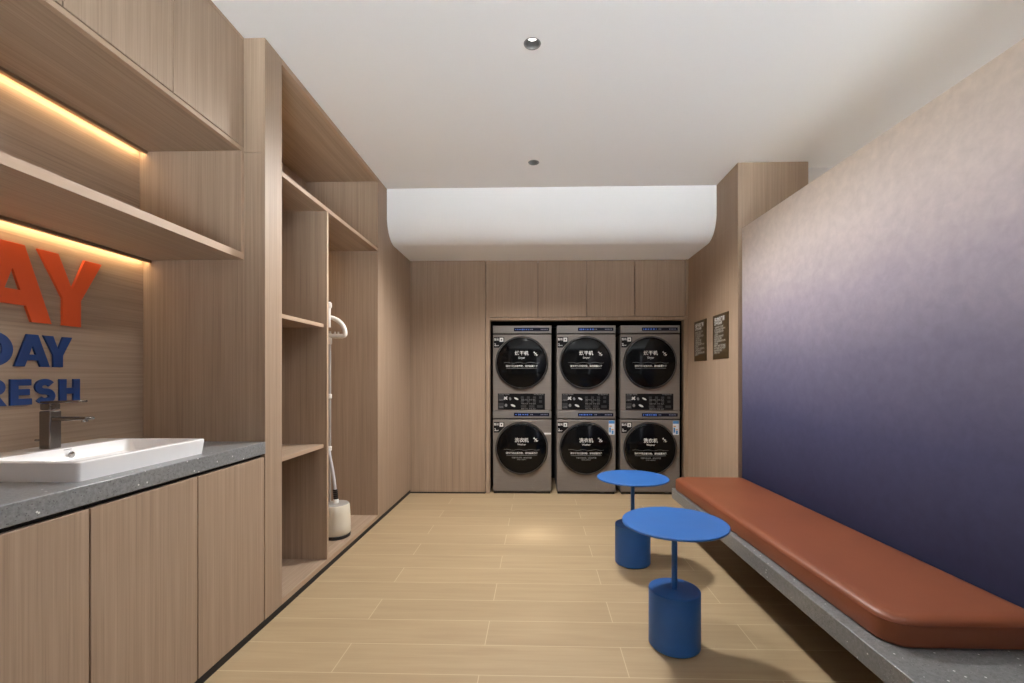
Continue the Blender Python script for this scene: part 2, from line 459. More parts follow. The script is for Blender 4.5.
def sink():
    x0, x1, y0, y1 = -1.79, -1.352, 1.288, 1.800
    z0, z1 = .886, .946
    t = thing('wash_basin', 'white rectangular ceramic basin standing on the grey counter', 'sink', ((x0 + x1) / 2, (y0 + y1) / 2, z0))
    def rr(x0, x1, y0, y1, r, n=6):
        P = []
        for cx, cy, a0 in ((x1 - r, y1 - r, 0), (x0 + r, y1 - r, 90), (x0 + r, y0 + r, 180), (x1 - r, y0 + r, 270)):
            for i in range(n + 1):
                a = radians(a0 + 90 * i / n); P.append((cx + r * cos(a), cy + r * sin(a)))
        return P
    bm = bmesh.new()
    ins = .018
    levels = [(rr(x0 + .006, x1 - .006, y0 + .006, y1 - .006, .012), z0), (rr(x0, x1, y0, y1, .012), z1 - .004), (rr(x0 + .002, x1 - .002, y0 + .002, y1 - .002, .011), z1 - .001), (rr(x0 + .004, x1 - .004, y0 + .004, y1 - .004, .01), z1),
              (rr(x0 + .128, x1 - ins + .002, y0 + ins - .002, y1 - ins + .002, .016), z1), (rr(x0 + .131, x1 - ins, y0 + ins, y1 - ins, .016), z1 - .003), (rr(x0 + .15, x1 - .034, y0 + .036, y1 - .036, .03), .906),
              (rr(x0 + .17, x1 - .055, y0 + .055, y1 - .055, .03), .897)]
    rings = [[bm.verts.new((x, y, z)) for x, y in P] for P, z in levels]
    n = len(rings[0])
    for Aq, Bq in zip(rings, rings[1:]):
        for i in range(n):
            j = (i + 1) % n; bm.faces.new((Aq[i], Aq[j], Bq[j], Bq[i]))
    bm.faces.new(rings[-1]); bm.faces.new(rings[0][::-1])
    obj('bowl', bm, CERAMIC, t, smooth=True)
    cx, cy = -1.56, 1.545
    bm = bmesh.new(); lathe(bm, [(.0001, .004), (.02, .004), (.024, .002), (.026, 0)], (cx, cy, .8975), seg=32)
    obj('drain', bm, CHROME, t, smooth=True)
    bm = bmesh.new()
    lathe(bm, [(.0001, 0), (.011, 0), (.012, .003), (.009, .005), (.0001, .005)], (0, 0, 0), axis='y', seg=24)
    M = Matrix.Translation((-1.646, 1.545, .922)) @ Matrix.Rotation(radians(-90), 4, 'Z')
    bm.transform(M); obj('overflow_ring', bm, CHROME, t, smooth=True)
    bm = bmesh.new()
    fn = lambda v: (-1.6565 + .0003, 1.545 + v.x, .938 + v.y)
    text_bm('arrow', .010, fn, bm=bm) if False else None
    for dz in (0, .0035): box(bm, -1.6605, -1.6565, 1.532, 1.558, .9365 + dz, .9382 + dz)
    obj('maker_mark', bm, PRINTGREY, t)
sink()

def faucet():
    cx, cy, z0 = -1.705, 1.531, .946
    t = thing('faucet', 'dark square single-lever tap standing on the basin rim', 'faucet', (cx, cy, z0))
    obj('body', B((cx - .02, cx + .02, cy - .019, cy + .019, z0, z0 + .132)), GUNMETAL, t, bevel=.003)
    bm = B((cx + .02, cx + .145, cy - .0165, cy + .0165, z0 + .096, z0 + .111))
    for v in bm.verts:
        if v.co.x > cx + .1 and v.co.z < z0 + .1: v.co.z += .006
    sp = obj('spout', bm, GUNMETAL, t, bevel=.003)
    bm = bmesh.new(); lathe(bm, [(.0001, -.006), (.009, -.006), (.01, 0), (.01, .004)], (cx + .125, cy, z0 + .100), seg=24)
    obj('aerator', bm, CHROME, sp, smooth=True)
    obj('lever_base', B((cx - .019, cx + .019, cy - .018, cy + .018, z0 + .135, z0 + .158)), GUNMETAL, t, bevel=.004)
    bm = B((cx - .022, cx + .12, cy - .0145, cy + .0145, z0 + .159, z0 + .166))
    for v in bm.verts:
        if v.co.x > cx + .05: v.co.z += .004
    obj('lever', bm, GUNMETAL, t, bevel=.002)
    bm = bmesh.new(); tube(bm, [(cx - .02, cy - .01, z0 + .03), (cx - .042, cy - .01, z0 + .03)], .004)
    obj('pull_rod', bm, GUNMETAL, t)
faucet()

# ------------------------------------------------------------------ upper cabinets, shelf, light strips
uedges = [2.118, 1.701, 1.297, .893, .489]
ulabels = ['upper wooden wall cabinet beside the tall wardrobe', 'upper wooden wall cabinet, second from the wardrobe, cut by the top edge', 'upper wooden wall cabinet, third from the wardrobe, only a corner at the top left edge']
for k in range(3):
    y1, y0 = uedges[k], uedges[k + 1]
    t = thing('wall_cabinet', ulabels[k], 'cabinet', (XU, (y0 + y1) / 2, 2.27), 'upper cabinets above the lit shelf')
    obj('carcass', B((XB + .001, XU - .021, y0, y1, 2.274, ZC - .003)), WOODY, t)
    obj('door', B((XU - .018, XU, y0 + .0022, y1 - (.0022 if k else .02), 2.2965, ZC - .022)), WOODZ, t, bevel=.001)
    obj('gap_shade_sheet', B((XU - .0208, XU - .0185, y0 + .0003, y1 - .0003, 2.2895, ZC - .018)), GAP, t)  # dark backing that paints shade into the door gaps
    obj('bottom_rail', B((XU - .02, XU, y0, y1, 2.272, 2.2905)), EDGE, t)
    if k == 0: obj('filler_strip', B((XU - .018, XU, y1 - .0185, y1, 2.2915, ZC - .022)), WOODZ, t)
    obj('top_rail', B((XU - .018, XU, y0, y1, ZC - .019, ZC - .002)), WOODZ, t)

sh = thing('wall_shelf', 'open wooden wall shelf with warm light strips, below the upper cabinets', 'shelf', (XU, 1.4, 1.757))
obj('shelf_board', B((XB + .001, XU - .003, .489, YR - .0015, 1.757, 1.789)), WOODY, sh)
obj('front_edge', B((XU - .003, XU, .489, YR - .0015, 1.757, 1.789)), EDGE, sh)
sp_ = obj('side_panel', B((XB + .001, XU - .003, YR - .02, YR - .0015, 1.789, 2.2718)), WOODZ, sh)
obj('front_edge', B((XU - .003, XU, YR - .02, YR - .0015, 1.789, 2.2718)), EDGE, sp_)
obj('top_board', B((XB + .001, XU - .021, .489, YR - .021, 2.2725, 2.2735)), WOODY, sh)

for z, lab in ((2.272, 'warm light strip under the upper cabinets above the shelf'), (1.757, 'warm light strip under the wall shelf above the orange letters')):
    y1 = YR - (.025 if z > 2 else .004)
    t = thing('led_strip', lab, 'light strip', (XB + .03, 1.3, z), 'warm light strips over the vanity')
    # an aluminium channel a little off the wall, its diffuser turned down and to the wall
    obj('channel', B((XB + .030, XB + .046, .5, y1, z - .0135, z - .0002)), ALU, t, bevel=.001)
    bm = bmesh.new(); P = [(XB + .014, z - .0005), (XB + .0302, z - .0005), (XB + .0302, z - .0115), (XB + .0285, z - .0115)]
    a = [bm.verts.new((x, .502, zz)) for x, zz in P]; b = [bm.verts.new((x, y1 - .002, zz)) for x, zz in P]
    for i in range(4): bm.faces.new((a[i], a[(i + 1) % 4], b[(i + 1) % 4], b[i]))
    bm.faces.new(a[::-1]); bm.faces.new(b)
    obj('diffuser', bm, LED, t)

# ------------------------------------------------------------------ raised letters on the wall
def A_loops(W, H, b, t, c0, c1):
    m = (W / 2 - t / 2) / H
    iL = lambda y: b + m * y
    ap = (W / 2 - b) / m
    ap = min(ap, H * .86)
    return [[(0, 0), (b, 0), (iL(c0), c0), (W - iL(c0), c0), (W - b, 0), (W, 0), (W / 2 + t / 2, H), (W / 2 - t / 2, H)],
            [(iL(c1), c1), (W / 2 - .001, ap), (W / 2 + .001, ap), (W - iL(c1), c1)]]
def Y_loops(W, H, a, s, j, vtx):
    return [[(0, H), (a, H), (W / 2, vtx), (W - a, H), (W, H), (W / 2 + s / 2, j), (W / 2 + s / 2, 0), (W / 2 - s / 2, 0), (W / 2 - s / 2, j)]]
def arc(cx, cy, rx, ry, a0, a1, n=12):
    return [(cx + rx * cos(radians(a0 + (a1 - a0) * i / n)), cy + ry * sin(radians(a0 + (a1 - a0) * i / n))) for i in range(n + 1)]
def D_loops(W, H, s):
    r = H / 2
    o = [(0, 0), (W - r * .95, 0)] + arc(W - r * .95, r, r * .95, r, -90, 90, 16) + [(0, H)]
    q = r - s * .85; cx = W - r * .95
    i = [(s, s * .85), (cx, s * .85)] + arc(cx, r, r * .95 - s, q, -90, 90, 16) + [(s, H - s * .85)]
    return [o, i]
def E_loops(W, H, s):
    m0 = H / 2 - s * .45
    return [[(0, 0), (W, 0), (W, s * .9), (s, s * .9), (s, m0), (W * .9, m0), (W * .9, m0 + s * .9), (s, m0 + s * .9), (s, H - s * .9), (W * .97, H - s * .9), (W * .97, H), (0, H)]]
def H_loops(W, H, s):
    m0 = H / 2 - s * .45
    return [[(0, 0), (s, 0), (s, m0), (W - s, m0), (W - s, 0), (W, 0), (W, H), (W - s, H), (W - s, m0 + s * .9), (s, m0 + s * .9), (s, H), (0, H)]]
def R_loops(W, H, s):
    r = H * .3; cx = W - r - .004
    o = [(0, 0), (s, 0), (s, H * .36), (s + .012, H * .36), (W - s * 1.1, 0), (W, 0), (cx + .006, H - 2 * r + .002)] + arc(cx, H - r, r, r, -60, 90, 12) + [(0, H)]
    q = r - s * .8
    i = [(s, H - r - q), (cx, H - r - q)] + arc(cx, H - r, r - s, q, -90, 90, 10) + [(s, H - r + q)]
    return [o, i]
def S_loops(W, H, s):
    hw = s / 2; ry = (H - s) / 4; rx = (W - s) / 2; cx = W / 2
    P = arc(cx, H - hw - ry, rx, ry, 28, 270, 22)[:-1] + arc(cx, hw + ry, rx, ry, 90, -152, 22)
    L, Rr = [], []
    for k in range(len(P)):
        a = P[max(k - 1, 0)]; b = P[min(k + 1, len(P) - 1)]
        dx, dy = b[0] - a[0], b[1] - a[1]; d = math.hypot(dx, dy)
        nx, ny = -dy / d * hw, dx / d * hw
        L.append((P[k][0] + nx, P[k][1] + ny)); Rr.append((P[k][0] - nx, P[k][1] - ny))
    return [L + Rr[::-1]]
def letter(loops, y, z, mat, th, nm, lab, group):
    fn = lambda v: (XB + th / 2 + .0015 + v.z, y + v.x, z + v.y)
    o = obj(nm, fill_bm(loops, fn, th, .0012), mat, origin=(XB, y, z))
    tag(o, lab, 'letter', group)
G1, G2, G3 = 'orange raised letters on the wall', 'blue raised letters of the middle line', 'blue raised letters of the lower line'
letter(A_loops(.262, .281, .070, .078, .058, .113), 1.443, 1.402, ORANGE, .008, 'letter_a', 'big orange raised letter A, cut off by the left edge of the picture', G1)
letter(Y_loops(.251, .281, .074, .072, .108, .152), 1.656, 1.402, ORANGE, .008, 'letter_y', 'big orange raised letter Y at the end of the top line on the wall', G1)
letter(D_loops(.112, .121, .034), 1.466, 1.235, NAVY, .006, 'letter_d', 'blue raised letter D under the orange A, cut off by the left edge', G2)
letter(A_loops(.12, .121, .034, .038, .024, .046), 1.581, 1.235, NAVY, .006, 'letter_a', 'small blue raised letter A in the middle line of the wall writing', G2)
letter(Y_loops(.108, .121, .036, .036, .047, .070), 1.677, 1.235, NAVY, .006, 'letter_y', 'small blue raised letter Y at the end of the middle line, below the orange Y', G2)
letter(R_loops(.088, .095, .025), 1.471, 1.093, NAVY, .006, 'letter_r', 'blue raised letter R in the lowest line, cut off by the left edge', G3)
letter(E_loops(.070, .095, .026), 1.569, 1.093, NAVY, .006, 'letter_e', 'blue raised letter E in the lowest line of the wall writing', G3)
letter(S_loops(.072, .097, .024), 1.649, 1.092, NAVY, .006, 'letter_s', 'blue raised letter S in the lowest line, behind the tap', G3)
letter(H_loops(.080, .095, .027), 1.736, 1.093, NAVY, .006, 'letter_h', 'blue raised letter H at the end of the lowest line', G3)

# ------------------------------------------------------------------ tall open wardrobe
OY0, OY1 = 2.265, 3.645     # opening
DIV = 2.757                 # divider near face
ZSH = 2.222                 # upper shelf underside
w = thing('open_wardrobe', 'tall built-in oak wardrobe with open shelves along the left wall', 'wardrobe', (XL, 3.3, 0))
obj('end_panel', B((XB + .001, XL - .001, YR, YR + .02, .032, 2.2705)), WOODZ, w)
obj('end_panel', B((XB + .001, XL - .001, YR, YR + .02, 2.2735, ZC - .001)), WOODZ, w)
obj('front_stile', B((XL - .02, XL, YR + .0005, OY0, .032, ZC - .001)), WOODZ, w, bevel=.001)
obj('side_panel', B((XB, XL - .02, OY0 - .02, OY0, .06, ZC - .03)), WOODZ, w)
obj('side_panel', B((XB, XL - .0006, OY1, OY1 + .02, .06, ZC - .03)), WOODZ, w)
obj('front_panel', B((XL - .02, XL, OY1 + .0005, YB, .032, ZC - .001)), WOODZ, w, bevel=.001)
obj('header', B((XL - .02, XL, OY0, OY1, ZC - .03, ZC - .001)), EDGE, w)
obj('top_panel', B((XB, XL - .02, OY0 - .02, OY1 + .02, ZC - .03, ZC - .006)), WOODY, w)
obj('back_panel', B((XB - .02, XB, YR, YB, .04, ZC - .01)), WOODZ, w)
obj('floor_board', B((XB, XL - .003, OY0, OY1, .031, .062)), WOODY, w)
obj('floor_board_edge', B((XL - .003, XL, OY0, OY1, .032, .062)), EDGE, w)
s1 = obj('shelf', B((XB, XL - .003, OY0, OY1, ZSH, ZSH + .024)), WOODY, w)
obj('edge_band', B((XL - .003, XL - .0005, OY0, OY1, ZSH, ZSH + .024)), EDGE, s1)
d1 = obj('divider', B((XB, XL - .004, DIV, DIV + .022, .062, ZSH)), WOODZ, w)
obj('edge_band', B((XL - .004, XL - .001, DIV, DIV + .022, .062, ZSH)), EDGE, d1)
for z in (1.513, .768):
    s2 = obj('shelf', B((XB, XL - .024, OY0, DIV, z - .012, z + .010)), WOODY, w)
    obj('edge_band', B((XL - .024, XL - .021, OY0, DIV, z - .012, z + .010)), EDGE, s2)
# warm strips at the back of the top compartment and of the tall bay
for (y0, y1, z), lab in (((OY0 + .01, OY1 - .01, ZSH + .045), 'warm light strip hidden at the back of the top compartment of the wardrobe'), ((DIV + .03, OY1 - .01, ZSH - .003), 'warm light strip at the back top of the wardrobe bay holding the steamer')):
    t = thing('led_strip', lab, 'light strip', (XB + .04, (y0 + y1) / 2, z), 'warm light strips in the wardrobe')
    if z > ZSH:
        obj('channel', B((XB + .001, XB + .016, y0, y1, z - .021, z)), ALU, t)
        obj('diffuser', B((XB + .016, XB + .018, y0 + .002, y1 - .002, z - .018, z - .002)), LED, t)
    else:
        obj('channel', B((XB + .03, XB + .05, y0, y1, z - .010, z + .0025)), ALU, t)
        obj('diffuser', B((XB + .032, XB + .048, y0 + .002, y1 - .002, z - .012, z - .010)), LED, t)

# ------------------------------------------------------------------ garment steamer
def steamer():
    cx, cy, z0 = -1.428, 3.16, .062
    t = thing('garment_steamer', 'white standing garment steamer with hanger in the wardrobe bay', 'garment steamer', (cx, cy, z0))
    bm = bmesh.new(); lathe(bm, [(.0001, 0), (.088, 0), (.094, .004), (.094, .02), (.091, .024), (.0001, .024)], (cx, cy, z0), seg=56)
    obj('foot', bm, BLACKPL, t, smooth=True)
    bm = bmesh.new(); lathe(bm, [(.0001, .0245), (.09, .0245), (.096, .034), (.0955, .09), (.092, .17), (.088, .222), (.083, .231), (.0001, .231)], (cx, cy, z0), seg=56)
    tank = obj('water_tank', bm, CREAM, t, smooth=True)
    obj('badge', B((cx + .0885, cx + .0895, cy - .015, cy + .015, z0 + .11, z0 + .115)), PRINTGREY, tank)
    bm = bmesh.new(); lathe(bm, [(.0001, .2315), (.082, .2315), (.08, .236), (.03, .240), (.0001, .240)], (cx, cy, z0), seg=48)
    obj('lid', bm, SILVER, t, smooth=True)
    bm = bmesh.new(); lathe(bm, [(.0001, .236), (.019, .236), (.019, .262), (.016, .268), (.0001, .268)], (cx, cy - .01, z0), seg=32)
    obj('hose_socket', bm, WHITEPL, t, smooth=True)
    hx, hy = cx, cy - .01
    bm = bmesh.new()
    for k in range(5):
        lathe(bm, [(.0001, .268 + k * .014), (.015, .268 + k * .014), (.0165, .274 + k * .014), (.015, .280 + k * .014), (.0001, .280 + k * .014)], (hx - k * .0012, hy, z0), seg=24)
    obj('strain_relief', bm, BLACKPL, t, smooth=True)
    px, py = cx - .067, cy + .04
    bm = bmesh.new(); tube(bm, bez((hx - .006, hy, z0 + .335), (hx - .018, hy, z0 + .47), (hx - .045, hy, z0 + .56), (px + .004, py - .03, z0 + .625), 20), .0115, 14)
    obj('hose', bm, HOSE, t, smooth=True)
    bm = bmesh.new(); tube(bm, [(px, py, z0 + .225), (px, py, z0 + 1.46)], .0095, 16)
    obj('pole', bm, SILVER, t, smooth=True)
    for zz in (.60, .975):
        bm = bmesh.new(); lathe(bm, [(.0095, 0), (.0145, .003), (.0145, .032), (.0095, .035)], (px, py, z0 + zz), seg=20)
        obj('clamp', bm, WHITEPL, t, smooth=True)
    zt = z0 + 1.425
    bm = bmesh.new(); lathe(bm, [(.0095, -.06), (.015, -.056), (.015, .004), (.013, .02), (.0001, .02)], (px, py, zt), seg=20)
    obj('hanger_socket', bm, WHITEPL, t, smooth=True)
    # clothes hanger: two drooping curved arms with a bar between them
    for s in (1, -1):
        bm = bmesh.new(); pts = bez((px, py, zt + .135), (px + s * .06, py, zt + .128), (px + s * .112, py, zt + .075), (px + s * .112, py, zt + .022), 14)
        pts += bez((px + s * .112, py, zt + .012), (px + s * .110, py, zt), (px + s * .09, py, zt), (px + s * .08, py, zt), 5)
        tube(bm, pts, [.016] * 4 + [.0165] * 15, 14)
        obj('hanger_arm', bm, WHITEPL, t, smooth=True)
    bm = bmesh.new(); tube(bm, [(px - .085, py, zt), (px + .085, py, zt)], .0165, 14)
    for s in (-1, 1):
        for q in (.035, .06): tube(bm, [(px + s * q, py, zt + .008), (px + s * (q + .004), py, zt + .032)], [.008, .006], 10)
    obj('hanger_bar', bm, WHITEPL, t, smooth=True)
    # steam head on its hook
    bm = bmesh.new(); tube(bm, bez((px + .012, py - .03, zt + .06), (px + .012, py - .032, zt + .11), (px + .002, py - .03, zt + .15), (px + .006, py - .022, zt + .20), 10), [.009, .009, .009, .010, .011, .012, .013, .013, .013, .012], 14)
    obj('handle', bm, WHITEPL, t, smooth=True)
    bm = bmesh.new(); lathe(bm, [(.0001, 0), (.017, .004), (.021, .018), (.019, .038), (.010, .048), (.0001, .05)], (px + .004, py - .02, zt + .195), seg=24)
    obj('steam_head', bm, WHITEPL, t, smooth=True)
    bm = bmesh.new(); tube(bm, bez((px, py, zt + .13), (px, py, zt + .2), (px - .005, py, zt + .24), (px + .006, py - .012, zt + .252), 8), .006, 10)
    obj('hook', bm, BLACKPL, t, smooth=True)
steamer()

# ------------------------------------------------------------------ overhead cabinets above the machines
oe = [-.518, .004, .500, .984, 1.494]
names = ['oak cupboard above the leftmost dryer, next to the tall back panel', 'second oak cupboard from the left above the dryers', 'third oak cupboard from the left above the dryers', 'oak cupboard at the right end above the dryers, beside the pillar']
for k in range(4):
    x0, x1 = oe[k], oe[k + 1]
    t = thing('overhead_cabinet', names[k], 'cabinet', ((x0 + x1) / 2, YB, 1.802), 'cupboards above the laundry machines')
    obj('carcass', B((x0 + .001, x1 - .001, YB + .02, YB + .098, 1.804, ZS - .002)), DARK, t)
    obj('door', B((x0 + .002, x1 - .002, YB - .001, YB + .018, 1.803, ZS - .004)), WOODZ, t, bevel=.001)

# ------------------------------------------------------------------ washers and dryers
YM = YB + .002
DOME = lambda r, R=.2522, s=.022: -s * (1 - (r / R) ** 2)
def machine(cx, z0, H, kind, lab, extras, group):
    t = thing('tumble_dryer' if kind == 'dryer' else 'washing_machine', lab, 'dryer' if kind == 'dryer' else 'washing machine', (cx, YM, z0), group)
    W = .2985
    zc = z0 + (.487 if kind == 'dryer' else .465)     # door centre
    zs = z0 + H - .093                                # seam under the control strip
    foot = .012 if kind == 'washer' else .0
    obj('body', B((cx - W, cx + W, YM, YM + .56, z0 + foot + (.012 if kind == 'washer' else 0), zs)), MACHINE, t, bevel=.006)
    if kind == 'washer':
        obj('kick_plate', B((cx - W + .01, cx + W - .01, YM + .012, YM + .5, z0, z0 + .03)), BLACKPL, t)
    obj('seam_gap', B((cx - W + .003, cx + W - .003, YM + .008, YM + .5, zs - .008, zs + .016)), GAP, t)
    cp = obj('control_panel', B((cx - W, cx + W, YM - .003, YM + .5, zs + .013, z0 + H - .0015)), STRIP, t, bevel=.004)
    zd = zs + .013 + (H - .093 - (zs - z0) + 0) + .045
    zd = zs + .052
    disp = obj('display', B((cx - .083, cx + .276, YM - .0045, YM - .0028, zd - .017, zd + .017)), DISPLAY, cp)
    bm = bmesh.new()
    rnd = random.Random(int(cx * 100) + int(z0 * 10))
    x = cx - .07
    while x < cx + .065:
        wd = rnd.uniform(.006, .018); hh = rnd.uniform(.003, .008)
        box(bm, x, x + wd, YM - .0052, YM - .0044, zd - hh, zd + hh); x += wd + rnd.uniform(.006, .014)
    obj('lit_icons', bm, LITBLUE, cp)
    for x in (.085, .10, .19, .205, .22, .235, .25): obj('touch_icon', B((cx + x, cx + x + .009, YM - .0052, YM - .0044, zd - .005, zd + .005)), LITDIM, cp)
    obj('maker_mark', B((cx - .222, cx - .190, YM - .0038, YM - .0029, zd - .0045, zd + .0045)), PRINTGREY, cp)
    # door
    c = (cx - .003, YM, zc)
    bm = bmesh.new(); lathe(bm, [(.268, .002), (.268, -.012), (.2655, -.017), (.2625, -.012), (.2625, .002)], c, 'y', 96)
    ring = obj('door_surround', bm, RINGBLACK, t, smooth=True)
    bm = bmesh.new(); lathe(bm, [(.2615, .002), (.2608, -.018), (.2585, -.026), (.2555, -.026), (.2535, -.020), (.2535, .002)], c, 'y', 96)
    ring = obj('door_ring', bm, RING, t, smooth=True)
    bm = bmesh.new(); lathe(bm, [(.253, 0), (.253, -.016)] + [(.2522 * (1 - k / 10), -.0165 + DOME(.2522 * (1 - k / 10))) for k in range(10)] + [(.00001, -.0165 + DOME(0))], c, 'y', 96)
    door = obj('door_glass', bm, GLASS, t, smooth=True)
    def onglass(dx, dz):
        def f(v):
            x, z = dx + v.x, dz + v.y
            return (c[0] + x, YM - .0165 + DOME(math.hypot(x, z)) - .0012 - v.z, c[2] + z)
        return f
    bm = text_bm('烘干机' if kind == 'dryer' else '洗衣机', .047, onglass(0, .093 if kind == 'dryer' else .083), .0007)
    obj('title_text', bm, PRINT, door)
    bm = text_bm('Dryer' if kind == 'dryer' else 'Washer', .027, onglass(0, .048 if kind == 'dryer' else .042), .0002)
    obj('english_text', bm, PRINT, door)
    dz = -.036 if kind == 'dryer' else -.046
    bm = text_bm('请勿干烘过湿衣物，请勿超量烘干' if kind == 'dryer' else '请勿干洗过湿衣物，请勿超量洗涤', .0215, onglass(0, dz), .0003)
    def bar(x0, x1, z0_, z1_):
        f = onglass(0, 0); n = 12
        for k in range(n):
            a, b = x0 + (x1 - x0) * k / n, x0 + (x1 - x0) * (k + 1) / n
            bm.faces.new([bm.verts.new(f(Vector(p))) for p in ((a, z0_, 0), (b, z0_, 0), (b, z1_, 0), (a, z1_, 0))])
    obj('notice_text', bm, PRINT, door)
    bm = bmesh.new()
    # wavy rule above the small line, and rules / smaller lines below it
    f = onglass(0, 0); n = 60; wz = dz + .033
    for k in range(n):
        q = []
        for kk, e in ((k, 0), (k + 1, 0), (k + 1, 1), (k, 1)):
            x = -.18 + .36 * kk / n; q.append(bm.verts.new(f(Vector((x, wz + .004 * sin(kk / n * 6 * pi) + .0025 * e, 0)))))
        bm.faces.new(q)
    obj('wavy_rule', bm, PRINTGREY, door)
    bm = bmesh.new(); bar(-.155, .155, dz - .023, dz - .019)
    obj('straight_rule', bm, PRINTGREY, door)
    if kind == 'washer':
        bm = text_bm('不要干洗过湿，请勿超载重', .017, onglass(0, dz - .047), .0004)
        obj('small_print', bm, PRINTGREY, door)
        obj('small_print', text_bm('请勿放入异物洗涤', .012, onglass(0, dz - .066), .0002), PRINTGREY, door)
    # tilted clip-shaped mark at upper right of the door
    bm = bmesh.new(); f0 = onglass(.140, .090); f = lambda v: f0(v * .82)
    for (x0, z0_, x1, z1_, wdt) in ((-.022, .024, .024, -.022, .008), (-.026, .012, -.012, .028, .006), (-.008, -.006, .016, .012, .006), (.006, -.026, .030, -.010, .006), (-.004, -.022, -.012, -.012, .006)):
        dx, dz2 = x1 - x0, z1_ - z0_; L = math.hypot(dx, dz2); nx, nz = -dz2 / L * wdt / 2, dx / L * wdt / 2
        bm.faces.new([bm.verts.new(f(Vector(p))) for p in ((x0 + nx, z0_ + nz, 0), (x1 + nx, z1_ + nz, 0), (x1 - nx, z1_ - nz, 0), (x0 - nx, z0_ - nz, 0))])
    obj('clip_mark', bm, PRINT, door)
    # corner sticker
    sx, sz = cx - W + .009, zs - .028
    bm = bmesh.new()
    P = [(sx, sz + .002), (sx + .107, sz + .002), (sx + .107, sz - .05), (sx + .052, sz - .105), (sx, sz - .105)]
    a = [bm.verts.new((x, YM - .0008, z)) for x, z in P]; b = [bm.verts.new((x, YM + .002, z)) for x, z in P]
    bm.faces.new(a)
    for i in range(5): bm.faces.new((a[i], b[i], b[(i + 1) % 5], a[(i + 1) % 5]))
    st = obj('corner_sticker', bm, STICKER, t)
    obj('sticker_square', B((sx + .060, sx + .098, YM - .0015, YM - .0007, sz - .044, sz - .004)), PRINT, st)
    bm = bmesh.new(); box(bm, sx + .072, sx + .086, YM - .0021, YM - .0014, sz - .032, sz - .016); obj('sticker_icon', bm, STICKERGREY, st)
    fst = lambda dx, dz: (lambda v: (sx + dx + v.x, YM - .0012 - v.z, sz + dz + v.y))
    bm = text_bm('2', .036, fst(.014, -.076), .0008)
    obj('sticker_number', bm, PRINT, st)
    obj('sticker_text', text_bm('year', .018, fst(.036, -.082), .0003), PRINT, st)
    obj('sticker_text', text_bm('整机', .026, fst(.028, -.022), .0004), PRINT, st)
    if kind == 'dryer':
        x0, x1 = cx - .247, cx + .233; zt, zb = z0 + .1725, z0 + .008
        st = obj('instruction_sticker', B((x0, x1, YM - .0012, YM + .002, zb, zt)), STICKER, t)
        bm = bmesh.new()
        box(bm, x0 + .006, x0 + .06, YM - .0017, YM - .0011, zb + .088, zt - .006); box(bm, x0 + .006, x0 + .06, YM - .0017, YM - .0011, zb + .012, zb + .07)
        for k in range(4):
            for r in range(2): box(bm, x0 + .234 + k * .062, x0 + .264 + k * .062, YM - .0017, YM - .0011, zb + .112 - r * .040, zb + .136 - r * .040)
        for k in range(3): box(bm, x0 + .234 + k * .083, x0 + .29 + k * .083, YM - .0017, YM - .0011, zb + .020, zb + .046)
        obj('printed_fields', bm, STICKERGREY, st)
        bm = bmesh.new()
        def blob(x, z, rx, rz, rot):
            P = []
            for i in range(14):
                a = 2 * pi * i / 14; u, v = rx * cos(a), rz * sin(a)
                P.append(bm.verts.new((x0 + x + u * cos(rot) - v * sin(rot), YM - .0018, zb + z + u * sin(rot) + v * cos(rot))))
            bm.faces.new(P)
        blob(.078, .118, .024, .008, .7); blob(.080, .116, .022, .008, -.7); blob(.188, .112, .024, .009, -.45); blob(.155, .042, .026, .010, -.4)
        obj('white_pictures', bm, PRINT, st)
        bm = bmesh.new()
        blob(.125, .112, .012, .016, .3); blob(.083, .045, .014, .016, 0)
        fs = lambda dx, dz: (lambda v: (x0 + dx + v.x, YM - .0018 - v.z, zb + dz + v.y))
        text_bm('烘干机使用说明', .015, fs(.012, .155), .0002, 'LEFT', bm=bm)
        text_bm('可使用安全洗涤', .015, fs(.47, .155), .0002, 'RIGHT', bm=bm)
        for r, zz in enumerate((.104, .064, .012)): text_bm('棉麻 衬衫 羊毛 快烘', .017, fs(.238, zz - .004), .0001, 'LEFT', bm=bm)
        text_bm('①操作', .015, fs(.008, .098), .0002, 'LEFT', bm=bm); text_bm('②清洁', .015, fs(.008, .026), .0002, 'LEFT', bm=bm)
        obj('printed_text', bm, PRINTGREY, st)
    else:
        bm = bmesh.new(); lathe(bm, [(.0625, .001), (.0625, -.002), (.0605, -.002), (.0605, .001)], (cx + .165, YM, z0 + .083), 'y', 48)
        obj('filter_cover', bm, STRIP, t, smooth=True)
        if 'tag' in extras:
            bm = B((cx + .225, cx + W - .003, YM - .002, YM + .002, z0 + .605, z0 + .622)); obj('white_tag', bm, PRINT, t)
        if 'energy' in extras:
            x0, x1, zt = cx + .228, cx + .288, zs - .008
            en = obj('energy_label', B((x0, x1, YM - .0015, YM + .002, zt - .142, zt)), ENERGYWHITE, t)
            obj('label_head', B((x0 + .001, x1 - .001, YM - .0021, YM - .0014, zt - .03, zt - .001)), ENERGYBLUE, en)
            obj('label_foot', B((x0 + .006, x0 + .022, YM - .0021, YM - .0014, zt - .12, zt - .07), (x0 + .03, x0 + .05, YM - .0021, YM - .0014, zt - .135, zt - .10)), ENERGYBLUE, en)
            obj('label_scale', B((x0 + .006, x0 + .03, YM - .0021, YM - .0014, zt - .062, zt - .05), (x0 + .026, x0 + .05, YM - .0021, YM - .0014, zt - .095, zt - .085)), ENERGYORANGE, en)
MX = [-.158, .493, 1.139]
pos = ['leftmost', 'middle', 'rightmost']
